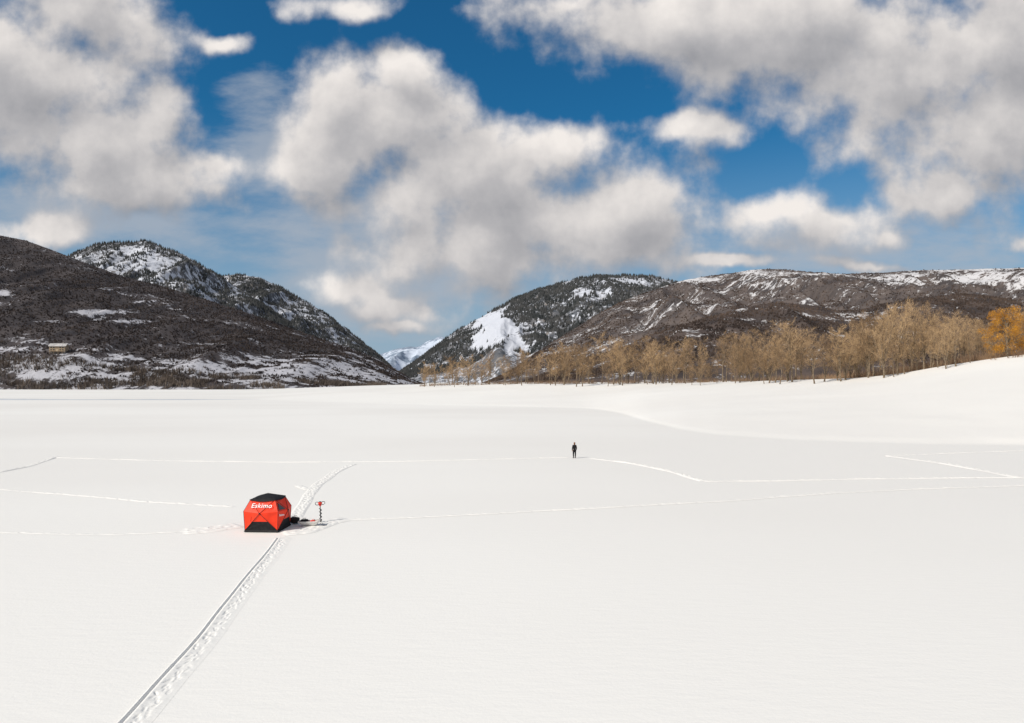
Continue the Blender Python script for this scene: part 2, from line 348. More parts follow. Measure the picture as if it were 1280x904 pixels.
# ------------------------------------------------------------------ trees
twigM=rnd_mat('tan_twigs',(0.25,0.163,0.092),(0.52,0.36,0.205),0.6,objrand=True)
barkM=rnd_mat('grey_brown_bark',(0.12,0.09,0.06),(0.28,0.215,0.15),2.0)
def rv(rng): 
    v=rng.normal(size=3); return Vector(v/np.linalg.norm(v))
def tree_mesh(seed,h=20,fan=0.35,stems=4,low=0.16,nb=11,bl=0.27,rw=0.012,up=0.04):
    rng=np.random.default_rng(seed); mb=MB(); tri=[]
    def curve(p,d,L,n,up=0.1,wob=0.12):
        pts=[p.copy()]
        for i in range(n):
            d=(d+rv(rng)*wob+Vector((0,0,up))).normalized(); p=p+d*(L/n); pts.append(p.copy())
        return pts
    def tw(p,d,L,w):
        q=p+d*L; s=d.cross(rv(rng)).normalized()*w/2
        tri.extend([p-s,p+s,q])
    base=curve(Vector((0,0,-0.4)),Vector((rng.normal()*0.05,rng.normal()*0.05,1)),h*low+0.4,3)
    r0=h*rw
    mb.tube(base,[r0*1.35,r0*1.1,r0*1.0,r0*0.9],7)
    top=base[-1]
    a0=rng.uniform(0,6.28)
    for s in range(stems):
        a=a0+s*2*math.pi/stems+rng.uniform(-0.5,0.5); q=rng.uniform(0.25,1.15) if s else 0.1; f=fan*q
        d=Vector((math.cos(a)*f,math.sin(a)*f,1)).normalized(); L=h*(1-low)*rng.uniform(0.85,1.02)*(1-0.28*q*min(1,fan*1.6))
        st=curve(top,d,L,7,up,0.13)
        mb.tube(st,[r0*0.65*(1-i/7.6) for i in range(8)],5,False)
        for b in range(nb):
            t=0.14+0.84*b/nb+rng.uniform(0,0.05); k=min(6,int(t*7)); p=st[k].lerp(st[k+1],t*7-k)
            dd=(st[k+1]-st[k]).normalized(); o=dd.cross(rv(rng)).normalized()
            o=(o*rng.uniform(0.6,1.0)+dd*0.7).normalized(); Lb=h*bl*math.sin(math.pi*(0.18+0.72*t))**0.8*0.8*rng.uniform(0.6,1.25)
            br=curve(p,o,Lb,4,0.05,0.2)
            mb.tube(br,[r0*0.2*(1-i/4.6) for i in range(5)],3,False)
            for c in range(12):
                t2=0.1+0.9*c/12; k2=min(3,int(t2*4)); p2=br[k2].lerp(br[k2+1],t2*4-k2)
                d2=((br[k2+1]-br[k2]).normalized()*0.8+rv(rng)*0.85+Vector((0,0,0.22))).normalized(); L2=h*0.075*rng.uniform(0.5,1.25)
                tw(p2,d2,L2,0.065)
                for e in range(5):
                    t3=0.15+0.8*rng.random(); p3=p2+d2*L2*t3
                    tw(p3,(d2+rv(rng)*0.85+Vector((0,0,0.1))).normalized(),L2*rng.uniform(0.35,0.8),0.042)
    tv=np.array([tuple(v) for v in tri]); 
    tm=mb.mesh('trunk',True); cm=npmesh('crown',tv,np.arange(len(tv)).reshape(-1,3),False)
    tm.materials.append(barkM); cm.materials.append(twigM)
    return tm,cm
variants=[tree_mesh(100+i,20,fan=[0.26,0.34,0.18,0.42,0.28,0.16,0.6,0.7][i],stems=[3,4,2,5,3,2,7,8][i],low=[0.16,0.12,0.2,0.08,0.14,0.22,0.12,0.08][i],nb=[11,11,13,10,12,13,11,11][i],bl=[0.26,0.27,0.24,0.27,0.3,0.22,0.27,0.27][i],rw=[.012,.012,.010,.012,.012,.010,.017,.017][i]) for i in range(8)]
topT=[(520,458),(540,450),(570,447),(600,440),(650,438),(690,428),(720,425),(770,416),(800,422),(840,421),(880,422),(930,410),(980,400),(1030,412),(1060,405),(1090,392),(1120,388),(1150,388),(1175,390),(1200,392),(1240,392),(1300,388)]
rt=np.random.default_rng(21)
def place(px,dep):
    a=math.atan((px-CX)/F); Rr=float(np.interp(a,AA,RR)); Yy=Rr*math.cos(a)+dep; Xx=math.tan(a)*Yy
    return Xx,Yy,float(ground_h(Xx,Yy))
def addtree(px,dep,hh,var,label='leafless tan tree on the snowy bank',wide=1.0):
    Xx,Yy,z=place(px,dep)
    e=bpy.data.objects.new('bare_tree',None); col.objects.link(e); e.empty_display_size=0.5
    e.location=(Xx,Yy,z-0.1); e.rotation_euler=(0,0,rt.uniform(0,6.28)); s=hh/20; wx=s*rt.uniform(0.9,1.3)*wide; e.scale=(wx,wx,s)
    e['label']=label; e['category']='tree'; e['group']='bare trees along the snowy bank'
    for nm,m in(('trunk',variants[var][0]),('crown',variants[var][1])):
        o=bpy.data.objects.new(nm,m); col.objects.link(o); o.parent=e
def treeh(px,dep,top):
    Xx,Yy,z=place(px,dep); return H+(HY-top)/F*Yy-z
px=528.0; cnt=0
while px<1300:
    dens=0.6+1.1*vn(px/32,0.3,3)
    for row in range(2):
        if row==1 and rt.random()<0.15: continue
        q=px+rt.uniform(-5,5); dep=rt.uniform(-20,8)+row*rt.uniform(14,38)
        if q>1060 and dep<-6: dep+=12
        if q>1215 and dep<22: dep+=24
        top=np.interp(q,[t[0] for t in topT],[t[1] for t in topT])
        hh=treeh(q,dep,top)*rt.choice([1.0,0.86,0.70,0.5],p=[0.30,0.28,0.24,0.18])*rt.uniform(0.9,1.08)
        addtree(q,dep,max(4.5,hh),int(rt.integers(0,6))); cnt+=1
    px+=rt.uniform(8,16)/dens*0.9
for q,dep,top,v in((1085,2,379,6),(1122,-3,364,7),(1155,3,369,6),(985,-4,397,6),(1070,12,390,7),(1140,16,364,6),(820,-8,420,6),(705,-8,425,7),(775,-5,415,6),(925,-6,408,7),(1185,8,386,7),(1105,-8,378,6),(1205,14,388,6)):
    addtree(q,dep,treeh(q,dep,top),v,'broad multi-stemmed golden leafless tree on the bank',0.68); cnt+=1
und=rnd_mat('undergrowth_twigs',(0.15,0.092,0.06),(0.36,0.24,0.145),0.15)
n=2400; q=rt.uniform(525,1300,n); a=np.arctan((q-CX)/F); Yy=np.interp(a,AA,RR)*np.cos(a)+rt.uniform(-4,50,n); Xx=np.tan(a)*Yy
keep=fbm(Xx/12,Yy/12,77,3)>0.48
clumps('undergrowth',Xx[keep],Yy[keep],ground_h(Xx,Yy)[keep],rt,0.8,3.0,14,1.0,0.035,und,'low reddish brown leafless undergrowth beneath the trees',0.6)
n=240; q=rt.uniform(1050,1290,n); a=np.arctan((q-CX)/F); Yy=np.interp(a,AA,RR)*np.cos(a)+rt.uniform(4,40,n); Xx=np.tan(a)*Yy
clumps('bank_willows',Xx,Yy,ground_h(Xx,Yy),rt,2,5,26,0.9,0.02,und,'dense leafless willow stems on the bank',0.5)

orleaf=rnd_mat('orange_leaves',(0.30,0.13,0.02),(0.68,0.34,0.05),0.45)
def orange_tree(px,dep,hh,seed):
    rng=np.random.default_rng(seed)
    Xx,Yy,z=place(px,dep)
    e=bpy.data.objects.new('orange_leaved_tree',None); col.objects.link(e); e.location=(Xx,Yy,z-0.1)
    e['label']='tree with bright orange foliage beside the bare trees'; e['category']='tree'
    mb=MB(); mb.tube([(0,0,-0.4),(0.1,0,hh*0.2),(0,0.1,hh*0.45),(0.2,0,hh*0.8)],[0.4,0.32,0.2,0.06],8)
    cs=[]
    for i in range(90):
        t=rng.uniform(0.14,0.95); rr=hh*0.45*math.sin(math.pi*min(1,t*0.8+0.14))**0.6; an=rng.uniform(0,6.28); d=rr*rng.uniform(0.15,1.0)
        c=Vector((math.cos(an)*d,math.sin(an)*d,hh*t)); cs.append((c,hh*rng.uniform(0.05,0.10)))
        if i<50: mb.tube([(0,0,hh*max(0.1,t-0.25)),tuple(c*0.5+Vector((0,0,hh*(t-0.1)))*0.5),tuple(c)],[0.12,0.08,0.03],4,False)
    tv=[]
    for c,rr in cs:
        for k in range(190):
            d=rv(rng); p=c+d*rr*rng.random()**0.35*1.2; u=rv(rng); w=u.cross(rv(rng)).normalized(); s=rng.uniform(0.08,0.18)
            tv+= [p-u*s,p+w*s*0.6,p+u*s]
    tv=np.array([tuple(v) for v in tv])
    obj('trunk',mb.mesh('trunk',True),barkM,e)
    obj('crown',npmesh('crown',tv,np.arange(len(tv)).reshape(-1,3),False),orleaf,e)
orange_tree(1259,1,13.6,5); 
orange_tree(1304,4,13.6,6)

# ------------------------------------------------------------------ tracks in the snow
def track(name,pts,W,fn,ds=0.05,dw=0.05,z0=0.004,label='',ramp=(0.16,0.16),wb=0.3):
    pts=np.array(pts,float)
    d=np.concatenate([[0],np.cumsum(np.hypot(*np.diff(pts,axis=0).T))]); s=np.arange(0,d[-1],ds)
    x=np.interp(s,d,pts[:,0]); y=np.interp(s,d,pts[:,1])
    kk=int(2.0/ds); 
    if len(s)>4*kk:
        w=np.hanning(2*kk+1); w/=w.sum(); x=np.convolve(np.pad(x,kk,mode='reflect',reflect_type='odd'),w,'valid'); y=np.convolve(np.pad(y,kk,mode='reflect',reflect_type='odd'),w,'valid')
    wob=(vn(s/4,s*0,8)-0.5)*wb
    tx=np.gradient(x); ty=np.gradient(y); l=np.hypot(tx,ty); nx=-ty/l; ny=tx/l
    w=np.arange(-W/2,W/2+1e-6,dw)
    S,Wd=np.meshgrid(s,w,indexing='ij')
    X=x[:,None]+nx[:,None]*(Wd+wob[:,None]); Y=y[:,None]+ny[:,None]*(Wd+wob[:,None])
    Z=fn(S,Wd,X,Y)
    edge=sstep(0,ramp[0],W/2-Wd)*sstep(0,ramp[1],W/2+Wd)*sstep(0,0.3,S)*sstep(0,0.3,S.max()-S)
    Z=z0+np.clip(Z,0,None)*edge
    me=npmesh(name,np.stack([X,Y,Z],-1).reshape(-1,3),grid_faces(*X.shape)[:,::-1])
    return obj(name,me,SNOW,kind='structure',label=label)
def prints(S,W,rng,step,lanes,depth=0.09,lx=0.17,lw=0.075,jit=0.06,var=0.25):
    h=np.zeros_like(S); ds=S[1,0]-S[0,0]; L=S[-1,0]
    for lane,side in lanes:
        s=rng.uniform(0,step)
        k=0
        while s<L-0.3:
            c=lane+(side if k%2 else -side)+rng.normal()*jit
            i0=max(0,int((s-0.4)/ds)); i1=min(S.shape[0],int((s+0.4)/ds)+1)
            sk_=rng.normal()*0.25; sz=rng.uniform(0.7,1.25)
            d=((S[i0:i1]-s)/lx/sz)**2+((W[i0:i1]-c-sk_*(S[i0:i1]-s))/lw/sz)**2
            h[i0:i1]=np.maximum(h[i0:i1],np.exp(-d**1.5)*depth*rng.uniform(0.4,1.1))
            s+=step*rng.uniform(1-var,1+var); k+=1
    return h
tr=np.random.default_rng(5)
def main_fn(S,W,X,Y):
    rim=(0.02+0.06*sstep(-0.05,0.40,W))+0.03*(fbm(X/0.3,Y/0.3,14,4)-0.5)
    g=np.exp(-((W-0.30)/0.05)**2)*0.095
    hp=prints(S,W,tr,0.45,[(0.0,0.09),(-0.14,0.08),(-0.06,0.10)],0.045,0.13,0.05,0.05,0.5)
    return rim-g-hp
A1=[G(158,915),G(172,899),G(213,850),G(254,803),G(294,752),G(330,706),G(356,672)]
A2=[G(368,648),G(383,622),G(400,604),G(420,590),G(442,580)]
track('sled_trail',A1,0.92,main_fn,0.03,0.02,label='sled groove with boot prints pressed in the snow',ramp=(0.10,0.32),wb=0.12)
def foot_fn(lanes,rim=0.05,dep=0.09,step=0.42):
    def f(S,W,X,Y):
        return rim+0.025*(fbm(X/0.4,Y/0.4,14,3)-0.5)-prints(S,W,tr,step,lanes,dep,var=0.4)
    return f
track('boot_trail',A2,0.95,foot_fn([(-0.15,0.12),(0.12,0.10)],0.05,0.08),z0=0.006,label='busy line of boot prints in the snow')
def faint(name,pp,W=0.8,rim=0.09,ds=0.07,z0=0.005): 
    def f(S,W_,X,Y):
        patch=sstep(0.35,0.6,fbm(S/2.2,S*0+pp[0][1],19,3))
        return (rim*0.5+0.02*(fbm(X/0.4,Y/0.4,14,3)-0.5))*(0.62+0.38*patch)-prints(S,W_,tr,0.7,[(0,0.1)],rim*0.5+0.04,var=0.4)
    track(name,[G(*p) for p in pp],W*0.8,f,ds,0.06,z0,'thin line of footprints crossing the snow')
faint('footprint_line',[(70,572),(200,576),(350,578),(500,577),(620,574),(712,572)],0.9,0.13)
faint('footprint_line',[(738,573),(790,579),(840,590),(880,602)],1.0,0.19)
faint('footprint_line',[(880,602),(980,601),(1080,599),(1180,598),(1290,597)],0.8,0.15,z0=0.007)
faint('footprint_line',[(-20,594),(35,583),(72,571)],1.0,0.16,z0=0.006)
faint('footprint_line',[(-20,610),(80,618),(180,627),(292,634)],0.6,0.10,z0=0.005)
faint('footprint_line',[(402,651),(480,648),(600,643),(750,635),(900,627),(1050,616),(1180,610),(1290,607)],0.7,0.12,z0=0.009)
faint('footprint_line',[(1108,570),(1170,578),(1230,589),(1272,597)],1.2,0.2,z0=0.01)
faint('footprint_line',[(1108,570),(1180,567),(1290,563)],0.8,0.14,z0=0.006)
faint('footprint_line',[(-20,665),(80,667),(160,668),(240,664)],0.6,0.07,z0=0.006)
track('trampled_snow',[G(228,665),G(262,662),G(300,656)],1.8,foot_fn([(-0.6,0.2),(-0.2,0.15),(0.25,0.2),(0.6,0.15)],0.05,0.10,0.5),z0=0.006,label='trampled snow beside the shelter')
track('trampled_snow',[G(352,667),G(380,664),G(412,652),G(432,648)],1.6,foot_fn([(-0.5,0.2),(-0.1,0.15),(0.35,0.2)],0.05,0.08,0.5),z0=0.008,label='trampled snow around the fishing gear')
faint('footprint_line',[(372,607),(385,612),(396,607)],0.9,0.14,z0=0.011)

# ------------------------------------------------------------------ fishing shelter
RED=simple('red_shelter_fabric',(0.86,0.045,0.012),0.55,0.10,3,0.3)
BLK=simple('black_fabric',(0.018,0.018,0.02),0.7,0.3,6,0.2)
POLE=simple('black_pole',(0.02,0.02,0.022),0.4,0.2,10)
WHT=simple('white_print',(0.8,0.8,0.8),0.6,0.05,5)
GLS=simple('dark_window_film',(0.02,0.022,0.028),0.15,0.2,4,0.6)
tx,ty=G(327,666)
tent=bpy.data.objects.new('fishing_shelter',None); col.objects.link(tent); ty+=1.05; tent.location=(tx,ty,0.02); tent.rotation_euler=(0,0,math.radians(-3))
tent['label']='red and black pop-up ice fishing shelter on snow'; tent['category']='tent'
hb=0.98; ht=0.74; zt=1.88; hub=1.24; zh=1.14; zap=2.15
def tri_patch(mb,a,b,c,n,sag,nrm):
    idx={}
    for i in range(n+1):
        for j in range(n+1-i):
            u=i/n; v=j/n; w=1-u-v
            p=a*u+b*v+c*w
            e=min(u,v,w)*3
            p=p-nrm*sag*(min(1,e*1.2))+nrm*0.012*mnoise.noise(p*5.0)*min(1,e*2)
            idx[(i,j)]=len(mb.v); mb.v.append(tuple(p))
    for i in range(n):
        for j in range(n-i):
            mb.f.append([idx[(i,j)],idx[(i+1,j)],idx[(i,j+1)]])
            if i+j<n-1: mb.f.append([idx[(i+1,j)],idx[(i+1,j+1)],idx[(i,j+1)]])
for k in range(4):
    M=Matrix.Rotation(math.radians(90*k),4,'Z')
    bl=M@Vector((-hb,-hb,0)); brr=M@Vector((hb,-hb,0)); tl=M@Vector((-ht,-ht,zt)); trr=M@Vector((ht,-ht,zt)); hc=M@Vector((0,-hub,zh)); nn=M@Vector((0,-1,0))
    kl=M@Vector((-hb-0.06,-hb-0.06,1.22)); kr=M@Vector((hb+0.06,-hb-0.06,1.22))
    bl2=bl+Vector((0,0,0.10)); br2=brr+Vector((0,0,0.10))
    m1=bl2.lerp(hc,0.52); m2=br2.lerp(hc,0.52)
    red=MB()
    tri_patch(red,tl,hc,trr,10,0.04,nn); tri_patch(red,kl,hc,tl,10,0.03,nn); tri_patch(red,trr,hc,kr,10,0.03,nn)
    tri_patch(red,bl2,hc,kl,10,0.03,nn); tri_patch(red,kr,hc,br2,10,0.03,nn); tri_patch(red,m1,m2,hc,6,0.015,nn)
    obj('wall_panel',red.mesh('wall_panel',False),RED,tent)
    bk=MB(); tri_patch(bk,bl2,br2,m2,10,0.03,nn); tri_patch(bk,bl2,m2,m1,10,0.015,nn)
    i0=len(bk.v); bk.v+= [tuple(bl+nn*0.05),tuple(brr+nn*0.05),tuple(br2),tuple(bl2)]; bk.f.append([i0,i0+1,i0+2,i0+3])
    obj('lower_panel',bk.mesh('lower_panel',True),BLK,tent)
    pl=MB()
    for c in(bl2,br2,tl,trr): pl.tube([c+nn*0.01,c.lerp(hc,0.5)+nn*0.012,hc+nn*0.015],0.012,6)
    pl.tube([tl,trr],0.014,6); pl.tube([brr,kr,trr],0.014,6)
    pl.ellipsoid(tuple(hc+nn*0.01),(0.05,0.05,0.05))
    obj('pole',pl.mesh('pole',True),POLE,tent)
rf=MB(); ap=Vector((0,0,zap))
for k in range(4):
    M=Matrix.Rotation(math.radians(90*k),4,'Z'); a=M@Vector((-ht-0.02,-ht-0.02,zt+0.004)); b=M@Vector((ht+0.02,-ht-0.02,zt+0.004))
    tri_patch(rf,a,b,ap,10,-0.04,Vector((0,0,1)))
    n0=M@Vector((0,-1,0)); nseg=8; i0=len(rf.v)
    for i in range(nseg+1):
        u=i/nseg; p=a.lerp(b,u); dr=0.04+0.07*math.sin(math.pi*u)
        rf.v.append(tuple(p+n0*0.012)); rf.v.append(tuple(p+n0*(0.03+dr*0.72)+Vector((0,0,-dr))))
    for i in range(nseg): rf.f.append([i0+2*i,i0+2*i+2,i0+2*i+3,i0+2*i+1])
obj('roof',rf.mesh('roof',True),BLK,tent)
sk=MB()
for k in range(4):
    M=Matrix.Rotation(math.radians(90*k),4,'Z'); n=16
    for i in range(n+1):
        x=-hb-0.02+(2*hb+0.04)*i/n
        sk.v.append(tuple(M@Vector((x,-hb-0.02,0.11)))); sk.v.append(tuple(M@Vector((x*1.02,-hb-0.06-0.02*math.sin(i*2.1+k),0.012+0.02*abs(math.sin(i*1.3))))))
    b=k*2*(n+1)
    for i in range(n): sk.f.append([b+2*i,b+2*i+1,b+2*i+3,b+2*i+2])
obj('ground_skirt',sk.mesh('ground_skirt',True),BLK,tent)
def lettering(txt,size,M,mat,shear=0.1,off=0.004):
    cu=bpy.data.curves.new('t','FONT'); cu.body=txt; cu.size=size; cu.extrude=0.004; cu.shear=shear; cu.align_x='CENTER'; cu.align_y='CENTER'; cu.offset=off; cu.space_character=1.08
    o=bpy.data.objects.new('t',cu); col.objects.link(o); bpy.context.view_layer.update()
    dg=bpy.context.evaluated_depsgraph_get(); me=bpy.data.meshes.new_from_object(o.evaluated_get(dg)); 
    bpy.data.objects.remove(o); me.name='lettering'
    q=obj('lettering',me,None,tent); me.materials.clear(); me.materials.append(mat); q.matrix_local=M; return q
def plane_mat(c,right,up):
    r_=right.normalized(); n_=r_.cross(up).normalized(); u_=n_.cross(r_)
    M=Matrix((( r_.x,u_.x,n_.x,c.x),(r_.y,u_.y,n_.y,c.y),(r_.z,u_.z,n_.z,c.z),(0,0,0,1))); return M
tl=Vector((-ht,-ht,zt)); trr=Vector((ht,-ht,zt)); hc=Vector((0,-hub,zh))
upv=((tl+trr)/2-hc).normalized(); c=hc+upv*0.47; nn=Vector((1,0,0)).cross(upv)
lettering('Eskimo',0.40,plane_mat(c+nn*0.04+Vector((0.04,0,0)),Vector((1,0,0)),upv),WHT)
tr1=Vector((ht,-ht,zt)); hs=Vector((hub,0,zh)); b1=Vector((hb+0.06,-hb-0.06,1.22)); b0=Vector((hb,-hb,0.1))
n_=(hs-tr1).cross(b1-tr1).normalized(); 
if n_.x<0: n_=-n_
cc=(tr1+hs+b1)/3
win=MB(); q=[cc+(tr1-cc)*0.55+n_*0.02,cc+(hs-cc)*0.65+n_*0.02,cc+(b1-cc)*0.65+n_*0.02]
win.v=[tuple(v) for v in q]+[tuple(v-n_*0.05) for v in q]; win.f=[[0,1,2],[3,5,4],[0,3,4,1],[1,4,5,2],[2,5,3,0]]
obj('window',win.mesh('window'),GLS,tent)
n2=(hs-b1).cross(b0-b1).normalized()
if n2.x<0: n2=-n2
lettering('Eskimo',0.17,plane_mat((hs+b1*1.4+b0*0.6)/3+n2*0.03,(hs-b1),Vector((0,0,1))),WHT,off=0.004)
zp=MB(); zp.tube([Vector((-hb,-hb,0.1)).lerp(hc,0.5)+Vector((-0.1,-0.02,0)),Vector((-ht,-ht,zt)).lerp(hc,0.5)+Vector((-0.1,-0.02,0.0))],0.010,5)
obj('door_zip',zp.mesh('door_zip'),POLE,tent)

# ------------------------------------------------------------------ gear
PL_R=simple('red_plastic',(0.75,0.035,0.015),0.35,0.12,6,0.5)
PL_B=simple('black_plastic',(0.02,0.02,0.022),0.4,0.2,8,0.5)
PL_G=simple('pale_grey_plastic',(0.66,0.65,0.63),0.5,0.1,6,0.4)
STL=simple('steel',(0.35,0.35,0.36),0.35,0.15,12,0.5,0.9)
def tray(L,W,Hh,t=0.02):
    mb=MB(); n=10; m=6
    def P(i,j,off):
        u=i/n*2-1; v=j/m*2-1
        e=max(abs(u)**6,abs(v)**6); x=u*(L/2)*(0.9+0.1*e); y=v*(W/2)*(0.86+0.14*e)
        z=Hh*max(0,(max(abs(u),abs(v)*1.0)-0.72)/0.28)**1.3 + (0.5*Hh*max(0,(u-0.6)/0.4)**2)
        return (x,y,z+off+0.03+0.015*math.cos(v*9))
    for off in(0,t):
        for i in range(n+1):
            for j in range(m+1): mb.v.append(P(i,j,off))
    K=(n+1)*(m+1)
    for i in range(n):
        for j in range(m):
            a=i*(m+1)+j; mb.f.append([a,a+1,a+m+2,a+m+1]); mb.f.append([K+a,K+a+m+1,K+a+m+2,K+a+1])
    for i in range(n):
        for j in(0,m):
            a=i*(m+1)+j; mb.f.append([a,a+m+1,K+a+m+1,K+a])
    for j in range(m):
        for i in(0,n):
            a=i*(m+1)+j; mb.f.append([a,a+1,K+a+1,K+a])
    return mb
sx,sy=G(387,658)
sled=bpy.data.objects.new('gear_sled',None); col.objects.link(sled); sled.location=(sx,sy,0.05); sled.rotation_euler=(0,0,math.radians(4))
sled['label']='pale grey gear sled lying beside the shelter'; sled['category']='sled'
obj('sled_tray',tray(1.3,0.6,0.24).mesh('sled_tray',True),PL_G,sled)
rim=MB(); 
pts=[(0.635*math.copysign(abs(math.cos(t))**0.35,math.cos(t)),0.29*math.copysign(abs(math.sin(t))**0.35,math.sin(t)),0.275+0.08*max(0,math.cos(t))) for t in np.linspace(0,2*math.pi,33)]
rim.tube(pts,0.022,6); obj('sled_rim',rim.mesh('sled_rim',True),PL_G,sled)
rp=MB(); rp.tube([(0.65,0.2,0.2),(0.82,0.1,0.03),(0.97,0.02,0.01),(1.07,-0.1,0.01),(0.92,-0.14,0.01),(0.82,-0.12,0.03),(0.65,-0.2,0.2)],0.01,5); obj('tow_rope',rp.mesh('tow_rope',True),PL_B,sled)
def bag_thing(px,py,dy,z,rot,s,label):
    bx,by=G(px,py)
    bag=bpy.data.objects.new('gear_bag',None); col.objects.link(bag); bag.location=(bx,by+dy,z); bag.rotation_euler=(0,0,math.radians(rot)); bag.scale=(s,s,s)
    bag['label']=label; bag['category']='bag'
    mb=MB(); mb.ellipsoid((0,0,0.2),(0.32,0.2,0.2),18,12,lambda p:1/max(1e-3,(abs(p.x)**4+abs(p.y)**4+abs(p.z)**4)**0.25)*(1+0.05*math.sin(p.x*7+p.z*5)))
    obj('bag_body',mb.mesh('bag_body',True),BLK,bag)
    for s_ in(-0.1,0.1):
        mb=MB(); mb.tube([(-0.14,s_,0.34),(-0.1,s_,0.48),(0.1,s_,0.48),(0.14,s_,0.34)],0.014,6)
        obj('handle',mb.mesh('handle',True),PL_B,bag)
    mb=MB(); mb.tube([(-0.3,0,0.41),(0,0,0.412),(0.3,0,0.41)],0.008,5); obj('zip',mb.mesh('zip',True),STL,bag)
bag_thing(367,656,0.2,0.05,-15,0.95,'black duffel bag standing on the snow')
bag_thing(380,657.5,0.05,0.10,10,0.75,'small black bag resting in the grey sled')
kx,ky=G(391,658)
bk=bpy.data.objects.new('fuel_can',None); col.objects.link(bk); bk.location=(kx,ky,0.10); bk.rotation_euler=(0,0,0.3); bk['label']='small red fuel can standing in the sled'; bk['category']='can'
mb=MB(); mb.ellipsoid((0,0,0.14),(0.16,0.09,0.14),16,10,lambda p:1/max(1e-3,(abs(p.x)**5+abs(p.y)**5+abs(p.z)**5)**0.2)); obj('can_body',mb.mesh('can_body',True),PL_R,bk)
mb=MB(); mb.tube([(-0.05,0,0.27),(-0.04,0,0.33),(0.05,0,0.33),(0.06,0,0.27)],0.012,6); obj('handle',mb.mesh('handle',True),PL_R,bk)
mb=MB(); mb.tube([(0.09,0,0.26),(0.12,0,0.34)],[0.02,0.015],8); obj('spout',mb.mesh('spout',True),PL_B,bk)
ax,ay=G(399,655)
au=bpy.data.objects.new('ice_auger',None); col.objects.link(au); au.location=(ax,ay+0.35,-0.06); au.rotation_euler=(math.radians(2),math.radians(-2),math.radians(20))
au['label']='red and black power ice auger standing upright in snow'; au['category']='auger'
mb=MB(); mb.tube([(0,0,0),(0,0,1.15)],0.028,10); obj('shaft',mb.mesh('shaft',True),PL_B,au)
mb=MB(); nn_=120
for i in range(nn_+1):
    t=i/nn_; a=t*2*math.pi*4.5; z=0.02+t*0.95
    for r_,dz in((0.02,0.014),(0.085,0.014),(0.085,-0.014),(0.02,-0.014)): mb.v.append((math.cos(a)*r_,math.sin(a)*r_,z+dz))
for i in range(nn_):
    for k in range(4): mb.f.append([i*4+k,i*4+(k+1)%4,(i+1)*4+(k+1)%4,(i+1)*4+k])
obj('spiral_flight',mb.mesh('spiral_flight',True),PL_B,au)
mb=MB(); mb.tube([(0,0,1.13),(0,0,1.17),(0,0,1.22)],[0.06,0.08,0.07],14); mb.ellipsoid((0,0,1.30),(0.12,0.11,0.08),16,10,lambda p:1/max(1e-3,(abs(p.x)**3+abs(p.y)**3+abs(p.z)**3)**(1/3))); mb.box((0,0.12,1.3),(0.1,0.1,0.11))
obj('power_head',mb.mesh('power_head',True),PL_R,au)
for s in(-1,1):
    mb=MB(); mb.tube([(0.07*s,0,1.22),(0.20*s,-0.02,1.20),(0.28*s,-0.02,1.25),(0.29*s,-0.02,1.36),(0.22*s,-0.01,1.40),(0.08*s,0,1.37)],0.020,7)
    obj('handlebar',mb.mesh('handlebar',True),PL_B,au)
mb=MB(); mb.tube([(0,0,1.37),(0,0,1.42)],[0.06,0.05],12); obj('fuel_cap',mb.mesh('fuel_cap'),PL_B,au)
mb=MB(); mb.box((0.0,0,0.005),(0.16,0.05,0.012)); obj('cutting_blade',mb.mesh('cutting_blade'),STL,au)

# ------------------------------------------------------------------ person
def skin(name,verts,edges,radii,root=0,sub=2):
    me=bpy.data.meshes.new('tmp'); me.from_pydata(verts,edges,[])
    o=bpy.data.objects.new('tmp',me); col.objects.link(o)
    m=o.modifiers.new('s','SKIN'); m.use_smooth_shade=True
    sv=me.skin_vertices[0].data
    for i,r_ in enumerate(radii):
        sv[i].radius=(r_,r_) if not isinstance(r_,tuple) else r_; sv[i].use_root=(i==root)
    s=o.modifiers.new('u','SUBSURF'); s.levels=sub; s.render_levels=sub
    bpy.context.view_layer.update(); dg=bpy.context.evaluated_depsgraph_get(); out=bpy.data.meshes.new_from_object(o.evaluated_get(dg)); bpy.data.objects.remove(o); out.name=name
    out.polygons.foreach_set('use_smooth',[True]*len(out.polygons)); return out
SKIN=simple('skin',(0.45,0.26,0.18),0.5,0.08,10); HAIR=simple('brown_hair',(0.15,0.06,0.025),0.6,0.3,25); JAC=simple('black_jacket',(0.015,0.015,0.018),0.8,0.3,9,0.2,bump=0.3); TRO=simple('black_trousers',(0.012,0.012,0.014),0.85,0.3,9,0.15,bump=0.3); BOO=simple('dark_boots',(0.03,0.022,0.018),0.6,0.2,9)
pxx,pyy=G(718,573)
per=bpy.data.objects.new('person',None); col.objects.link(per); per.location=(pxx,pyy,0.01); per.rotation_euler=(0,0,math.radians(200)); per.scale=(1,1,1.03)
per['label']='person in black winter clothing standing on the snow'; per['category']='person'
V=[];E=[];Rd=[]
def av(p,r_,par=None):
    V.append(p); Rd.append(r_); 
    if par is not None: E.append((par,len(V)-1))
    return len(V)-1
pel=av((0,0,0.92),(0.15,0.11)); sp1=av((0,0.005,1.08),(0.13,0.095),pel); sp2=av((0,0.01,1.25),(0.155,0.105),sp1); ch=av((0,0.01,1.40),(0.13,0.09),sp2); nk=av((0,0,1.50),0.055,ch); hd0=av((0,-0.01,1.58),(0.065,0.075),nk); hd1=av((0,-0.012,1.67),(0.078,0.095),hd0); hd2=av((0,0,1.74),(0.055,0.07),hd1)
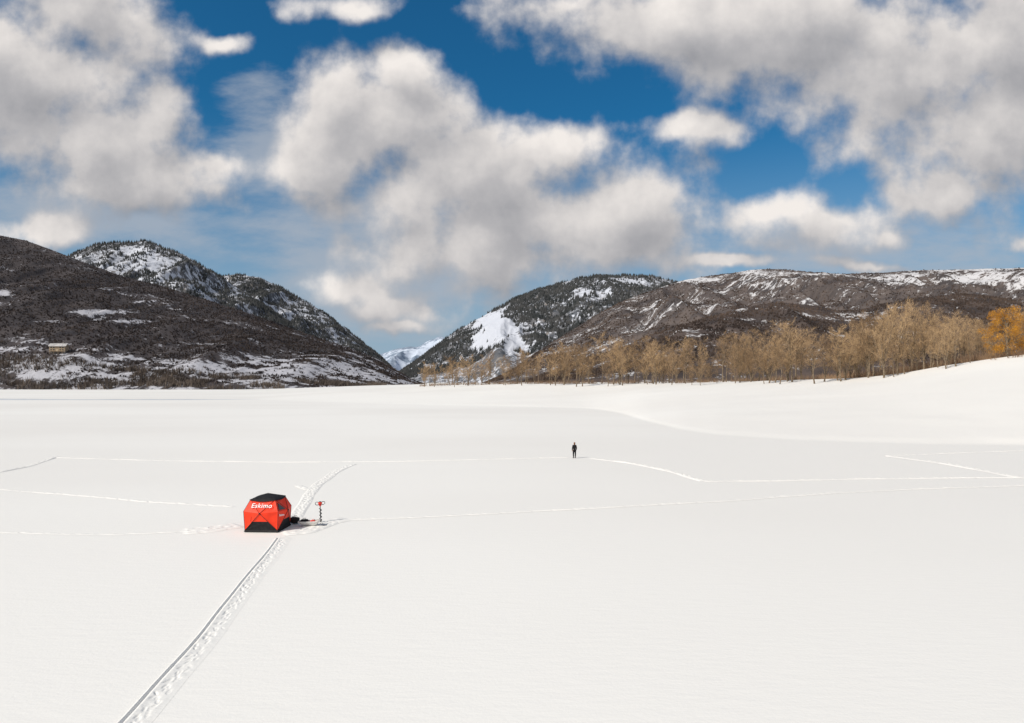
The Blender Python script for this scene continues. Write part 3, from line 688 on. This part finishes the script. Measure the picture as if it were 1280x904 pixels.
for s in(-1,1):
    hp=av((0.10*s,0,0.86),0.095,pel); kn=av((0.115*s,-0.03*s,0.48),0.062,hp); an=av((0.12*s,0.02*s,0.10),0.042,kn); av((0.13*s,-0.12+0.02*s,0.045),0.04,an)
    sh=av((0.18*s,0.01,1.42),0.06,ch); el=av((0.245*s,0.03,1.13),0.043,sh); wr=av((0.25*s,-0.06,0.89),0.028,el); pa=av((0.25*s,-0.085,0.83),(0.028,0.035),wr)
    for k,(dy,ln) in enumerate(((-0.03,0.07),(-0.01,0.08),(0.01,0.075),(0.03,0.06))):
        f1=av((0.252*s,-0.09+dy,0.79),0.0095,pa); f2=av((0.245*s,-0.095+dy,0.79-ln*0.55),0.009,f1); av((0.232*s,-0.10+dy,0.79-ln),0.008,f2)
    t1=av((0.24*s,-0.12,0.83),0.011,pa); av((0.23*s,-0.14,0.79),0.009,t1)
obj('body',skin('body',V,E,Rd),SKIN,per)
mb=MB(); mb.ellipsoid((0,-0.105,1.645),(0.014,0.02,0.025)); obj('nose',mb.mesh('nose',True),SKIN,per)
for s in(-1,1):
    mb=MB(); mb.ellipsoid((0.03*s,-0.095,1.672),(0.012,0.008,0.009)); obj('eye',mb.mesh('eye',True),PL_B,per)
    mb=MB(); mb.ellipsoid((0.088*s,-0.005,1.65),(0.012,0.02,0.03)); obj('ear',mb.mesh('ear',True),SKIN,per)
mb=MB(); mb.ellipsoid((0,-0.095,1.605),(0.025,0.008,0.007)); obj('mouth',mb.mesh('mouth',True),simple('lips',(0.4,0.12,0.1)),per)
mb=MB(); mb.ellipsoid((0,0.03,1.64),(0.104,0.108,0.155),18,14,lambda p:(1+0.05*math.sin(9*p.x)+0.04*math.cos(13*p.z))*(1.0 if p.z>0.3 or p.y>-0.3 else 0.75))
obj('hair',mb.mesh('hair',True),HAIR,per)
V=[];E=[];Rd=[]
pel=av((0,0,0.84),(0.185,0.145)); a=av((0,0.0,1.0),(0.165,0.13),pel); b=av((0,0.01,1.22),(0.185,0.135),a); c_=av((0,0.01,1.40),(0.16,0.12),b); av((0,0,1.50),(0.085,0.085),c_)
for s in(-1,1):
    sh=av((0.19*s,0.01,1.415),0.085,c_); el=av((0.255*s,0.03,1.13),0.068,sh); av((0.255*s,-0.055,0.90),0.052,el)
obj('jacket',skin('jacket',V,E,Rd),JAC,per)
V=[];E=[];Rd=[]
pel=av((0,0,0.93),(0.155,0.12))
for s in(-1,1):
    hp=av((0.10*s,0,0.84),0.115,pel); kn=av((0.118*s,-0.03*s,0.48),0.085,hp); av((0.122*s,0.02*s,0.16),0.07,kn)
obj('trousers',skin('trousers',V,E,Rd),TRO,per)
for s in(-1,1):
    V=[];E=[];Rd=[]
    a=av((0.122*s,0.03+0.02*s,0.26),0.06); b=av((0.122*s,0.03+0.02*s,0.07),0.06,a); av((0.135*s,-0.15+0.02*s,0.05),0.05,b)
    obj('boot',skin('boot',V,E,Rd),BOO,per)

# ------------------------------------------------------------------ house on the hill
i=np.argmin(np.abs(RL.S[:,0]-73)); j=np.argmin(np.abs(RL.PY[i,:60]-440)); hx,hy,hz=float(RL.X[i,j]),float(RL.Y[i,j]),float(RL.Z[i,j])
hs_=bpy.data.objects.new('hillside_house',None); col.objects.link(hs_); hs_.location=(hx,hy,hz+0.5); hs_.rotation_euler=(0,0,math.radians(12))
hs_['label']='tan timber house with snowy roof on the hillside'; hs_['category']='house'
WD=simple('timber_siding',(0.34,0.26,0.18),0.8,0.2,1); RFm=simple('snowy_roof',(0.45,0.44,0.44),0.8,0.35,0.6); STN=simple('stone_base',(0.2,0.18,0.16),0.9,0.3,2); TRM=simple('cream_trim',(0.55,0.48,0.36),0.7,0.1,2)
def gable(mb,x0,x1,y0,y1,z0,z1,zr):
    b=len(mb.v); ym=(y0+y1)/2
    mb.v+=[(x0,y0,z0),(x0,y1,z0),(x0,y1,z1),(x0,ym,zr),(x0,y0,z1),(x1,y0,z0),(x1,y1,z0),(x1,y1,z1),(x1,ym,zr),(x1,y0,z1)]
    mb.f+=[[b,b+4,b+3,b+2,b+1],[b+5,b+6,b+7,b+8,b+9],[b,b+5,b+9,b+4],[b+1,b+2,b+7,b+6],[b,b+1,b+6,b+5],[b+4,b+9,b+8,b+3],[b+3,b+8,b+7,b+2]]
mb=MB(); gable(mb,-7.5,7.5,-4.5,4.5,0.5,6.0,8.6); obj('wall',mb.mesh('wall'),WD,hs_)
mb=MB(); mb.box((0,0,-1.75),(15.4,9.4,4.5)); obj('foundation',mb.mesh('foundation'),STN,hs_)
rfo=MB()
for s in(-1,1):
    b=len(rfo.v); q=[(-8.4,0,8.75),(8.4,0,8.75),(8.4,5.4*s,5.65),(-8.4,5.4*s,5.65)]
    rfo.v+=q+[(x,y,z+0.3) for x,y,z in q]; rfo.f+=[[b,b+1,b+2,b+3],[b+4,b+7,b+6,b+5],[b,b+4,b+5,b+1],[b+1,b+5,b+6,b+2],[b+2,b+6,b+7,b+3],[b+3,b+7,b+4,b]]
ro=obj('roof',rfo.mesh('roof'),RFm,hs_)
mb=MB(); mb.box((4,1,9.2),(1.2,1.2,2.6)); obj('chimney',mb.mesh('chimney'),STN,ro)
for x in(-5.5,-3,3,5.5):
    for z in(2.2,4.6):
        mb=MB(); mb.box((x,-4.52,z),(1.5,0.08,1.3)); w=obj('window',mb.mesh('window'),GLS,hs_)
        mb=MB()
        for dx,dz,wx_,wz_ in((0,0.72,1.74,0.12),(0,-0.72,1.74,0.12),(0.81,0,0.12,1.3),(-0.81,0,0.12,1.3)): mb.box((x+dx,-4.56,z+dz),(wx_,0.14,wz_))
        obj('window_frame',mb.mesh('window_frame'),TRM,w)
mb=MB(); mb.box((0,-4.52,1.7),(1.3,0.1,2.3)); d=obj('door',mb.mesh('door'),TRM,hs_)
mb=MB(); mb.box((0.5,-4.62,1.6),(0.08,0.1,0.2)); obj('handle',mb.mesh('handle'),POLE,d)
mb=MB(); mb.box((0,-6.0,0.45),(12,2.8,0.2)); 
for x in(-5.8,-2,2,5.8): mb.box((x,-7.2,-1.8),(0.25,0.25,4.3)); mb.box((x,-7.3,1.0),(0.12,0.12,0.9))
mb.box((0,-7.3,1.5),(12,0.12,0.1)); obj('deck',mb.mesh('deck'),WD,hs_)

# ------------------------------------------------------------------ light
el=math.radians(40); az=math.radians(-128)
Sd=Vector((math.sin(az)*math.cos(el),math.cos(az)*math.cos(el),math.sin(el)))
sl=bpy.data.lights.new('sun','SUN'); sl.energy=3.8; sl.angle=math.radians(0.5); sl.color=(1.0,0.94,0.85)
so=bpy.data.objects.new('sun',sl); col.objects.link(so); so.rotation_euler=Sd.to_track_quat('Z','Y').to_euler(); so.location=(-50,-50,80)
W=bpy.data.worlds.new('World'); scene.world=W; W.use_nodes=True; nt=W.node_tree; L=nt.links.new
try:
    W.cycles.sampling_method='MANUAL'; W.cycles.sample_map_resolution=256
except Exception as ex: print(ex)
bg=nt.nodes['Background']; bg.inputs['Strength'].default_value=0.1
sky=N(nt,'ShaderNodeTexSky',sky_type='NISHITA'); sky.sun_disc=False; sky.sun_elevation=el; sky.sun_rotation=az; sky.air_density=1.0; sky.dust_density=0.6; sky.ozone_density=2.0
g=bpy.data.node_groups.new('cloud_density','ShaderNodeTree')
g.interface.new_socket('Vector',in_out='INPUT',socket_type='NodeSocketVector'); g.interface.new_socket('Density',in_out='OUTPUT',socket_type='NodeSocketFloat')
gi=N(g,'NodeGroupInput'); go=N(g,'NodeGroupOutput'); GL=g.links.new
def M_(nt_,op,a,b=None,c=None):
    n=nt_.nodes.new('ShaderNodeMath'); n.operation=op
    for i_,x in enumerate((a,b,c)):
        if x is None: continue
        if isinstance(x,(int,float)): n.inputs[i_].default_value=x
        else: nt_.links.new(x,n.inputs[i_])
    return n.outputs[0]
wn=N(g,'ShaderNodeTexNoise',noise_dimensions='2D'); wn.inputs['Scale'].default_value=0.8; wn.inputs['Detail'].default_value=4; wn.inputs['Roughness'].default_value=0.55
GL(gi.outputs[0],wn.inputs['Vector'])
wv=N(g,'ShaderNodeVectorMath',operation='MULTIPLY_ADD'); GL(wn.outputs['Color'],wv.inputs[0]); wv.inputs[1].default_value=(0.7,0.5,0); wv.inputs[2].default_value=(-0.35,-0.25,0)
wa=N(g,'ShaderNodeVectorMath',operation='ADD'); GL(gi.outputs[0],wa.inputs[0]); GL(wv.outputs[0],wa.inputs[1])
def blobnet(tree,vec,CL,sm):
    prev=None
    for (x,y,rx,ry) in CL:
        small=ry<45
        if small: rx*=1.5; ry*=1.5
        cx=(x-CX)/100; cy=(HY-y)/100; rx/=100; ry/=100
        n=N(tree,'ShaderNodeVectorMath',operation='MULTIPLY_ADD'); tree.links.new(vec,n.inputs[0]); n.inputs[1].default_value=(1/rx,1/ry,0); n.inputs[2].default_value=(-cx/rx,-cy/ry,0)
        l=N(tree,'ShaderNodeVectorMath',operation='LENGTH'); tree.links.new(n.outputs[0],l.inputs[0]); o=l.outputs['Value']
        if small: o=M_(tree,'ADD',o,0.33)
        prev=o if prev is None else M_(tree,'SMOOTH_MIN',prev,o,sm)
    return prev
CL=[(20,90,195,125),(115,155,135,108),(205,218,85,48),(90,10,130,60),(155,232,60,46),(262,205,45,26),
 (460,155,118,92),(495,88,62,46),(575,220,195,95),(665,280,210,92),(800,255,112,76),(690,190,70,46),(610,320,165,55),(405,210,62,65),
 (440,10,70,20),(275,55,34,14),
 (710,6,100,36),(850,30,175,64),(1000,40,230,92),(1130,105,175,102),(1240,182,122,104),(1270,60,130,150),(865,162,70,20),(1190,240,60,46),
 (975,268,90,36),(1060,278,75,28),(1120,292,42,14),(35,285,88,26),(432,368,62,24),(485,392,75,20),(495,412,50,8),(910,332,60,9),(1090,330,55,9),(1278,308,22,16)]
prev=blobnet(g,wa.outputs[0],CL,0.35)
fb=N(g,'ShaderNodeTexNoise',noise_dimensions='2D'); fb.inputs['Scale'].default_value=1.0; fb.inputs['Detail'].default_value=8; fb.inputs['Roughness'].default_value=0.54
GL(gi.outputs[0],fb.inputs['Vector'])
bl_=M_(g,'MAXIMUM',M_(g,'MINIMUM',M_(g,'SUBTRACT',1.0,prev),0.95),-1.2)
d1=M_(g,'MULTIPLY_ADD',fb.outputs['Fac'],1.75,-0.84)
den=M_(g,'ADD',bl_,d1)
GL(den,go.inputs[0])
tc=N(nt,'ShaderNodeTexCoord'); sx_=N(nt,'ShaderNodeSeparateXYZ'); L(tc.outputs['Generated'],sx_.inputs[0])
yc=M_(nt,'MAXIMUM',sx_.outputs['Y'],0.12)
uu=M_(nt,'MULTIPLY',M_(nt,'DIVIDE',sx_.outputs['X'],yc),8.5333); vv=M_(nt,'MULTIPLY',M_(nt,'DIVIDE',sx_.outputs['Z'],yc),8.5333)
cb=N(nt,'ShaderNodeCombineXYZ'); L(uu,cb.inputs[0]); L(vv,cb.inputs[1])
g1=N(nt,'ShaderNodeGroup'); g1.node_tree=g; L(cb.outputs[0],g1.inputs[0])
of=N(nt,'ShaderNodeVectorMath',operation='ADD'); L(cb.outputs[0],of.inputs[0]); of.inputs[1].default_value=(-0.18,0.42,0)
g2=N(nt,'ShaderNodeGroup'); g2.node_tree=g; L(of.outputs[0],g2.inputs[0])
mk=N(nt,'ShaderNodeMapRange',interpolation_type='SMOOTHSTEP'); mk.inputs['From Min'].default_value=-0.18; mk.inputs['From Max'].default_value=0.55; L(g1.outputs[0],mk.inputs['Value'])
df=M_(nt,'SUBTRACT',g1.outputs[0],g2.outputs[0])
lt=M_(nt,'MULTIPLY_ADD',df,0.50,0.58)  # sunlit tops and grey undersides are painted into the cloud colour
core=N(nt,'ShaderNodeMapRange'); core.inputs['From Min'].default_value=0.5; core.inputs['From Max'].default_value=1.3; core.inputs['To Max'].default_value=-0.28; L(g1.outputs[0],core.inputs['Value'])
lt=M_(nt,'ADD',lt,core.outputs[0])
cr=N(nt,'ShaderNodeValToRGB'); el_=cr.color_ramp.elements; el_[0].position=0.05; el_[0].color=(0.25,0.26,0.29,1); el_[1].position=1.0; el_[1].color=(0.90,0.85,0.81,1)
e=el_.new(0.5); e.color=(0.49,0.48,0.49,1)
L(lt,cr.inputs[0])
sc=N(nt,'ShaderNodeVectorMath',operation='SCALE'); L(cr.outputs[0],sc.inputs[0]); sc.inputs['Scale'].default_value=10
tint=N(nt,'ShaderNodeMix',data_type='RGBA',blend_type='MULTIPLY'); tint.inputs[0].default_value=1; L(sky.outputs[0],tint.inputs[6]); tint.inputs[7].default_value=(0.12,0.60,0.84,1)
hzf=N(nt,'ShaderNodeMapRange',interpolation_type='SMOOTHSTEP'); hzf.inputs['From Min'].default_value=0.36; hzf.inputs['From Max'].default_value=-0.02; hzf.inputs['To Max'].default_value=0.95; L(sx_.outputs['Z'],hzf.inputs['Value'])
hx=N(nt,'ShaderNodeMix',data_type='RGBA'); L(hzf.outputs[0],hx.inputs[0]); L(tint.outputs[2],hx.inputs[6]); hx.inputs[7].default_value=(3.2,4.2,5.3,1)
VL=[(470,335,240,105),(1050,312,250,52),(120,270,190,50),(330,190,60,95)]
vb=blobnet(nt,cb.outputs[0],VL,0.4)
mpv=N(nt,'ShaderNodeMapping'); mpv.inputs['Scale'].default_value=(0.6,1.8,1); mpv.inputs['Rotation'].default_value=(0,0,0.35); L(cb.outputs[0],mpv.inputs[0])
vnz=N(nt,'ShaderNodeTexNoise',noise_dimensions='2D'); vnz.inputs['Scale'].default_value=1.0; vnz.inputs['Detail'].default_value=6; vnz.inputs['Roughness'].default_value=0.6; L(mpv.outputs[0],vnz.inputs['Vector'])
vd=M_(nt,'ADD',M_(nt,'SUBTRACT',1.0,vb),M_(nt,'MULTIPLY_ADD',vnz.outputs['Fac'],2.0,-0.95))
vm=N(nt,'ShaderNodeMapRange',interpolation_type='SMOOTHSTEP'); vm.inputs['From Min'].default_value=-0.15; vm.inputs['From Max'].default_value=0.9; vm.inputs['To Max'].default_value=0.75; L(vd,vm.inputs['Value'])
vx=N(nt,'ShaderNodeMix',data_type='RGBA'); L(vm.outputs[0],vx.inputs[0]); L(hx.outputs[2],vx.inputs[6]); vx.inputs[7].default_value=(4.1,4.5,5.1,1)
mx=N(nt,'ShaderNodeMix',data_type='RGBA'); L(mk.outputs[0],mx.inputs[0]); L(vx.outputs[2],mx.inputs[6]); L(sc.outputs[0],mx.inputs[7])
bn=N(nt,'ShaderNodeTexNoise'); bn.inputs['Scale'].default_value=2.5; bn.inputs['Detail'].default_value=3; L(tc.outputs['Generated'],bn.inputs['Vector'])  # unseen neutral cloud cover behind the camera, added as fill light
bc=N(nt,'ShaderNodeMix',data_type='RGBA'); L(bn.outputs['Fac'],bc.inputs[0]); bc.inputs[6].default_value=(2.8,2.9,3.2,1); bc.inputs[7].default_value=(7.2,6.9,6.6,1)
bf=N(nt,'ShaderNodeMapRange',interpolation_type='SMOOTHSTEP'); bf.inputs['From Min'].default_value=0.25; bf.inputs['From Max'].default_value=0.05; bf.inputs['To Max'].default_value=0.85; L(sx_.outputs['Y'],bf.inputs['Value'])
m2=N(nt,'ShaderNodeMix',data_type='RGBA'); L(bf.outputs[0],m2.inputs[0]); L(mx.outputs[2],m2.inputs[6]); L(bc.outputs[2],m2.inputs[7])
L(m2.outputs[2],bg.inputs['Color'])

# ------------------------------------------------------------------ camera
cam=bpy.data.cameras.new('camera'); cam.sensor_width=36; cam.lens=24; cam.shift_y=23/1280; cam.clip_end=30000; cam.clip_start=0.1
co=bpy.data.objects.new('camera',cam); col.objects.link(co); co.location=(0,0,H); co.rotation_euler=(math.radians(90),0,0); scene.camera=co
scene.view_settings.view_transform='Standard'; scene.view_settings.look='None'; scene.view_settings.exposure=0
print('trees',cnt)
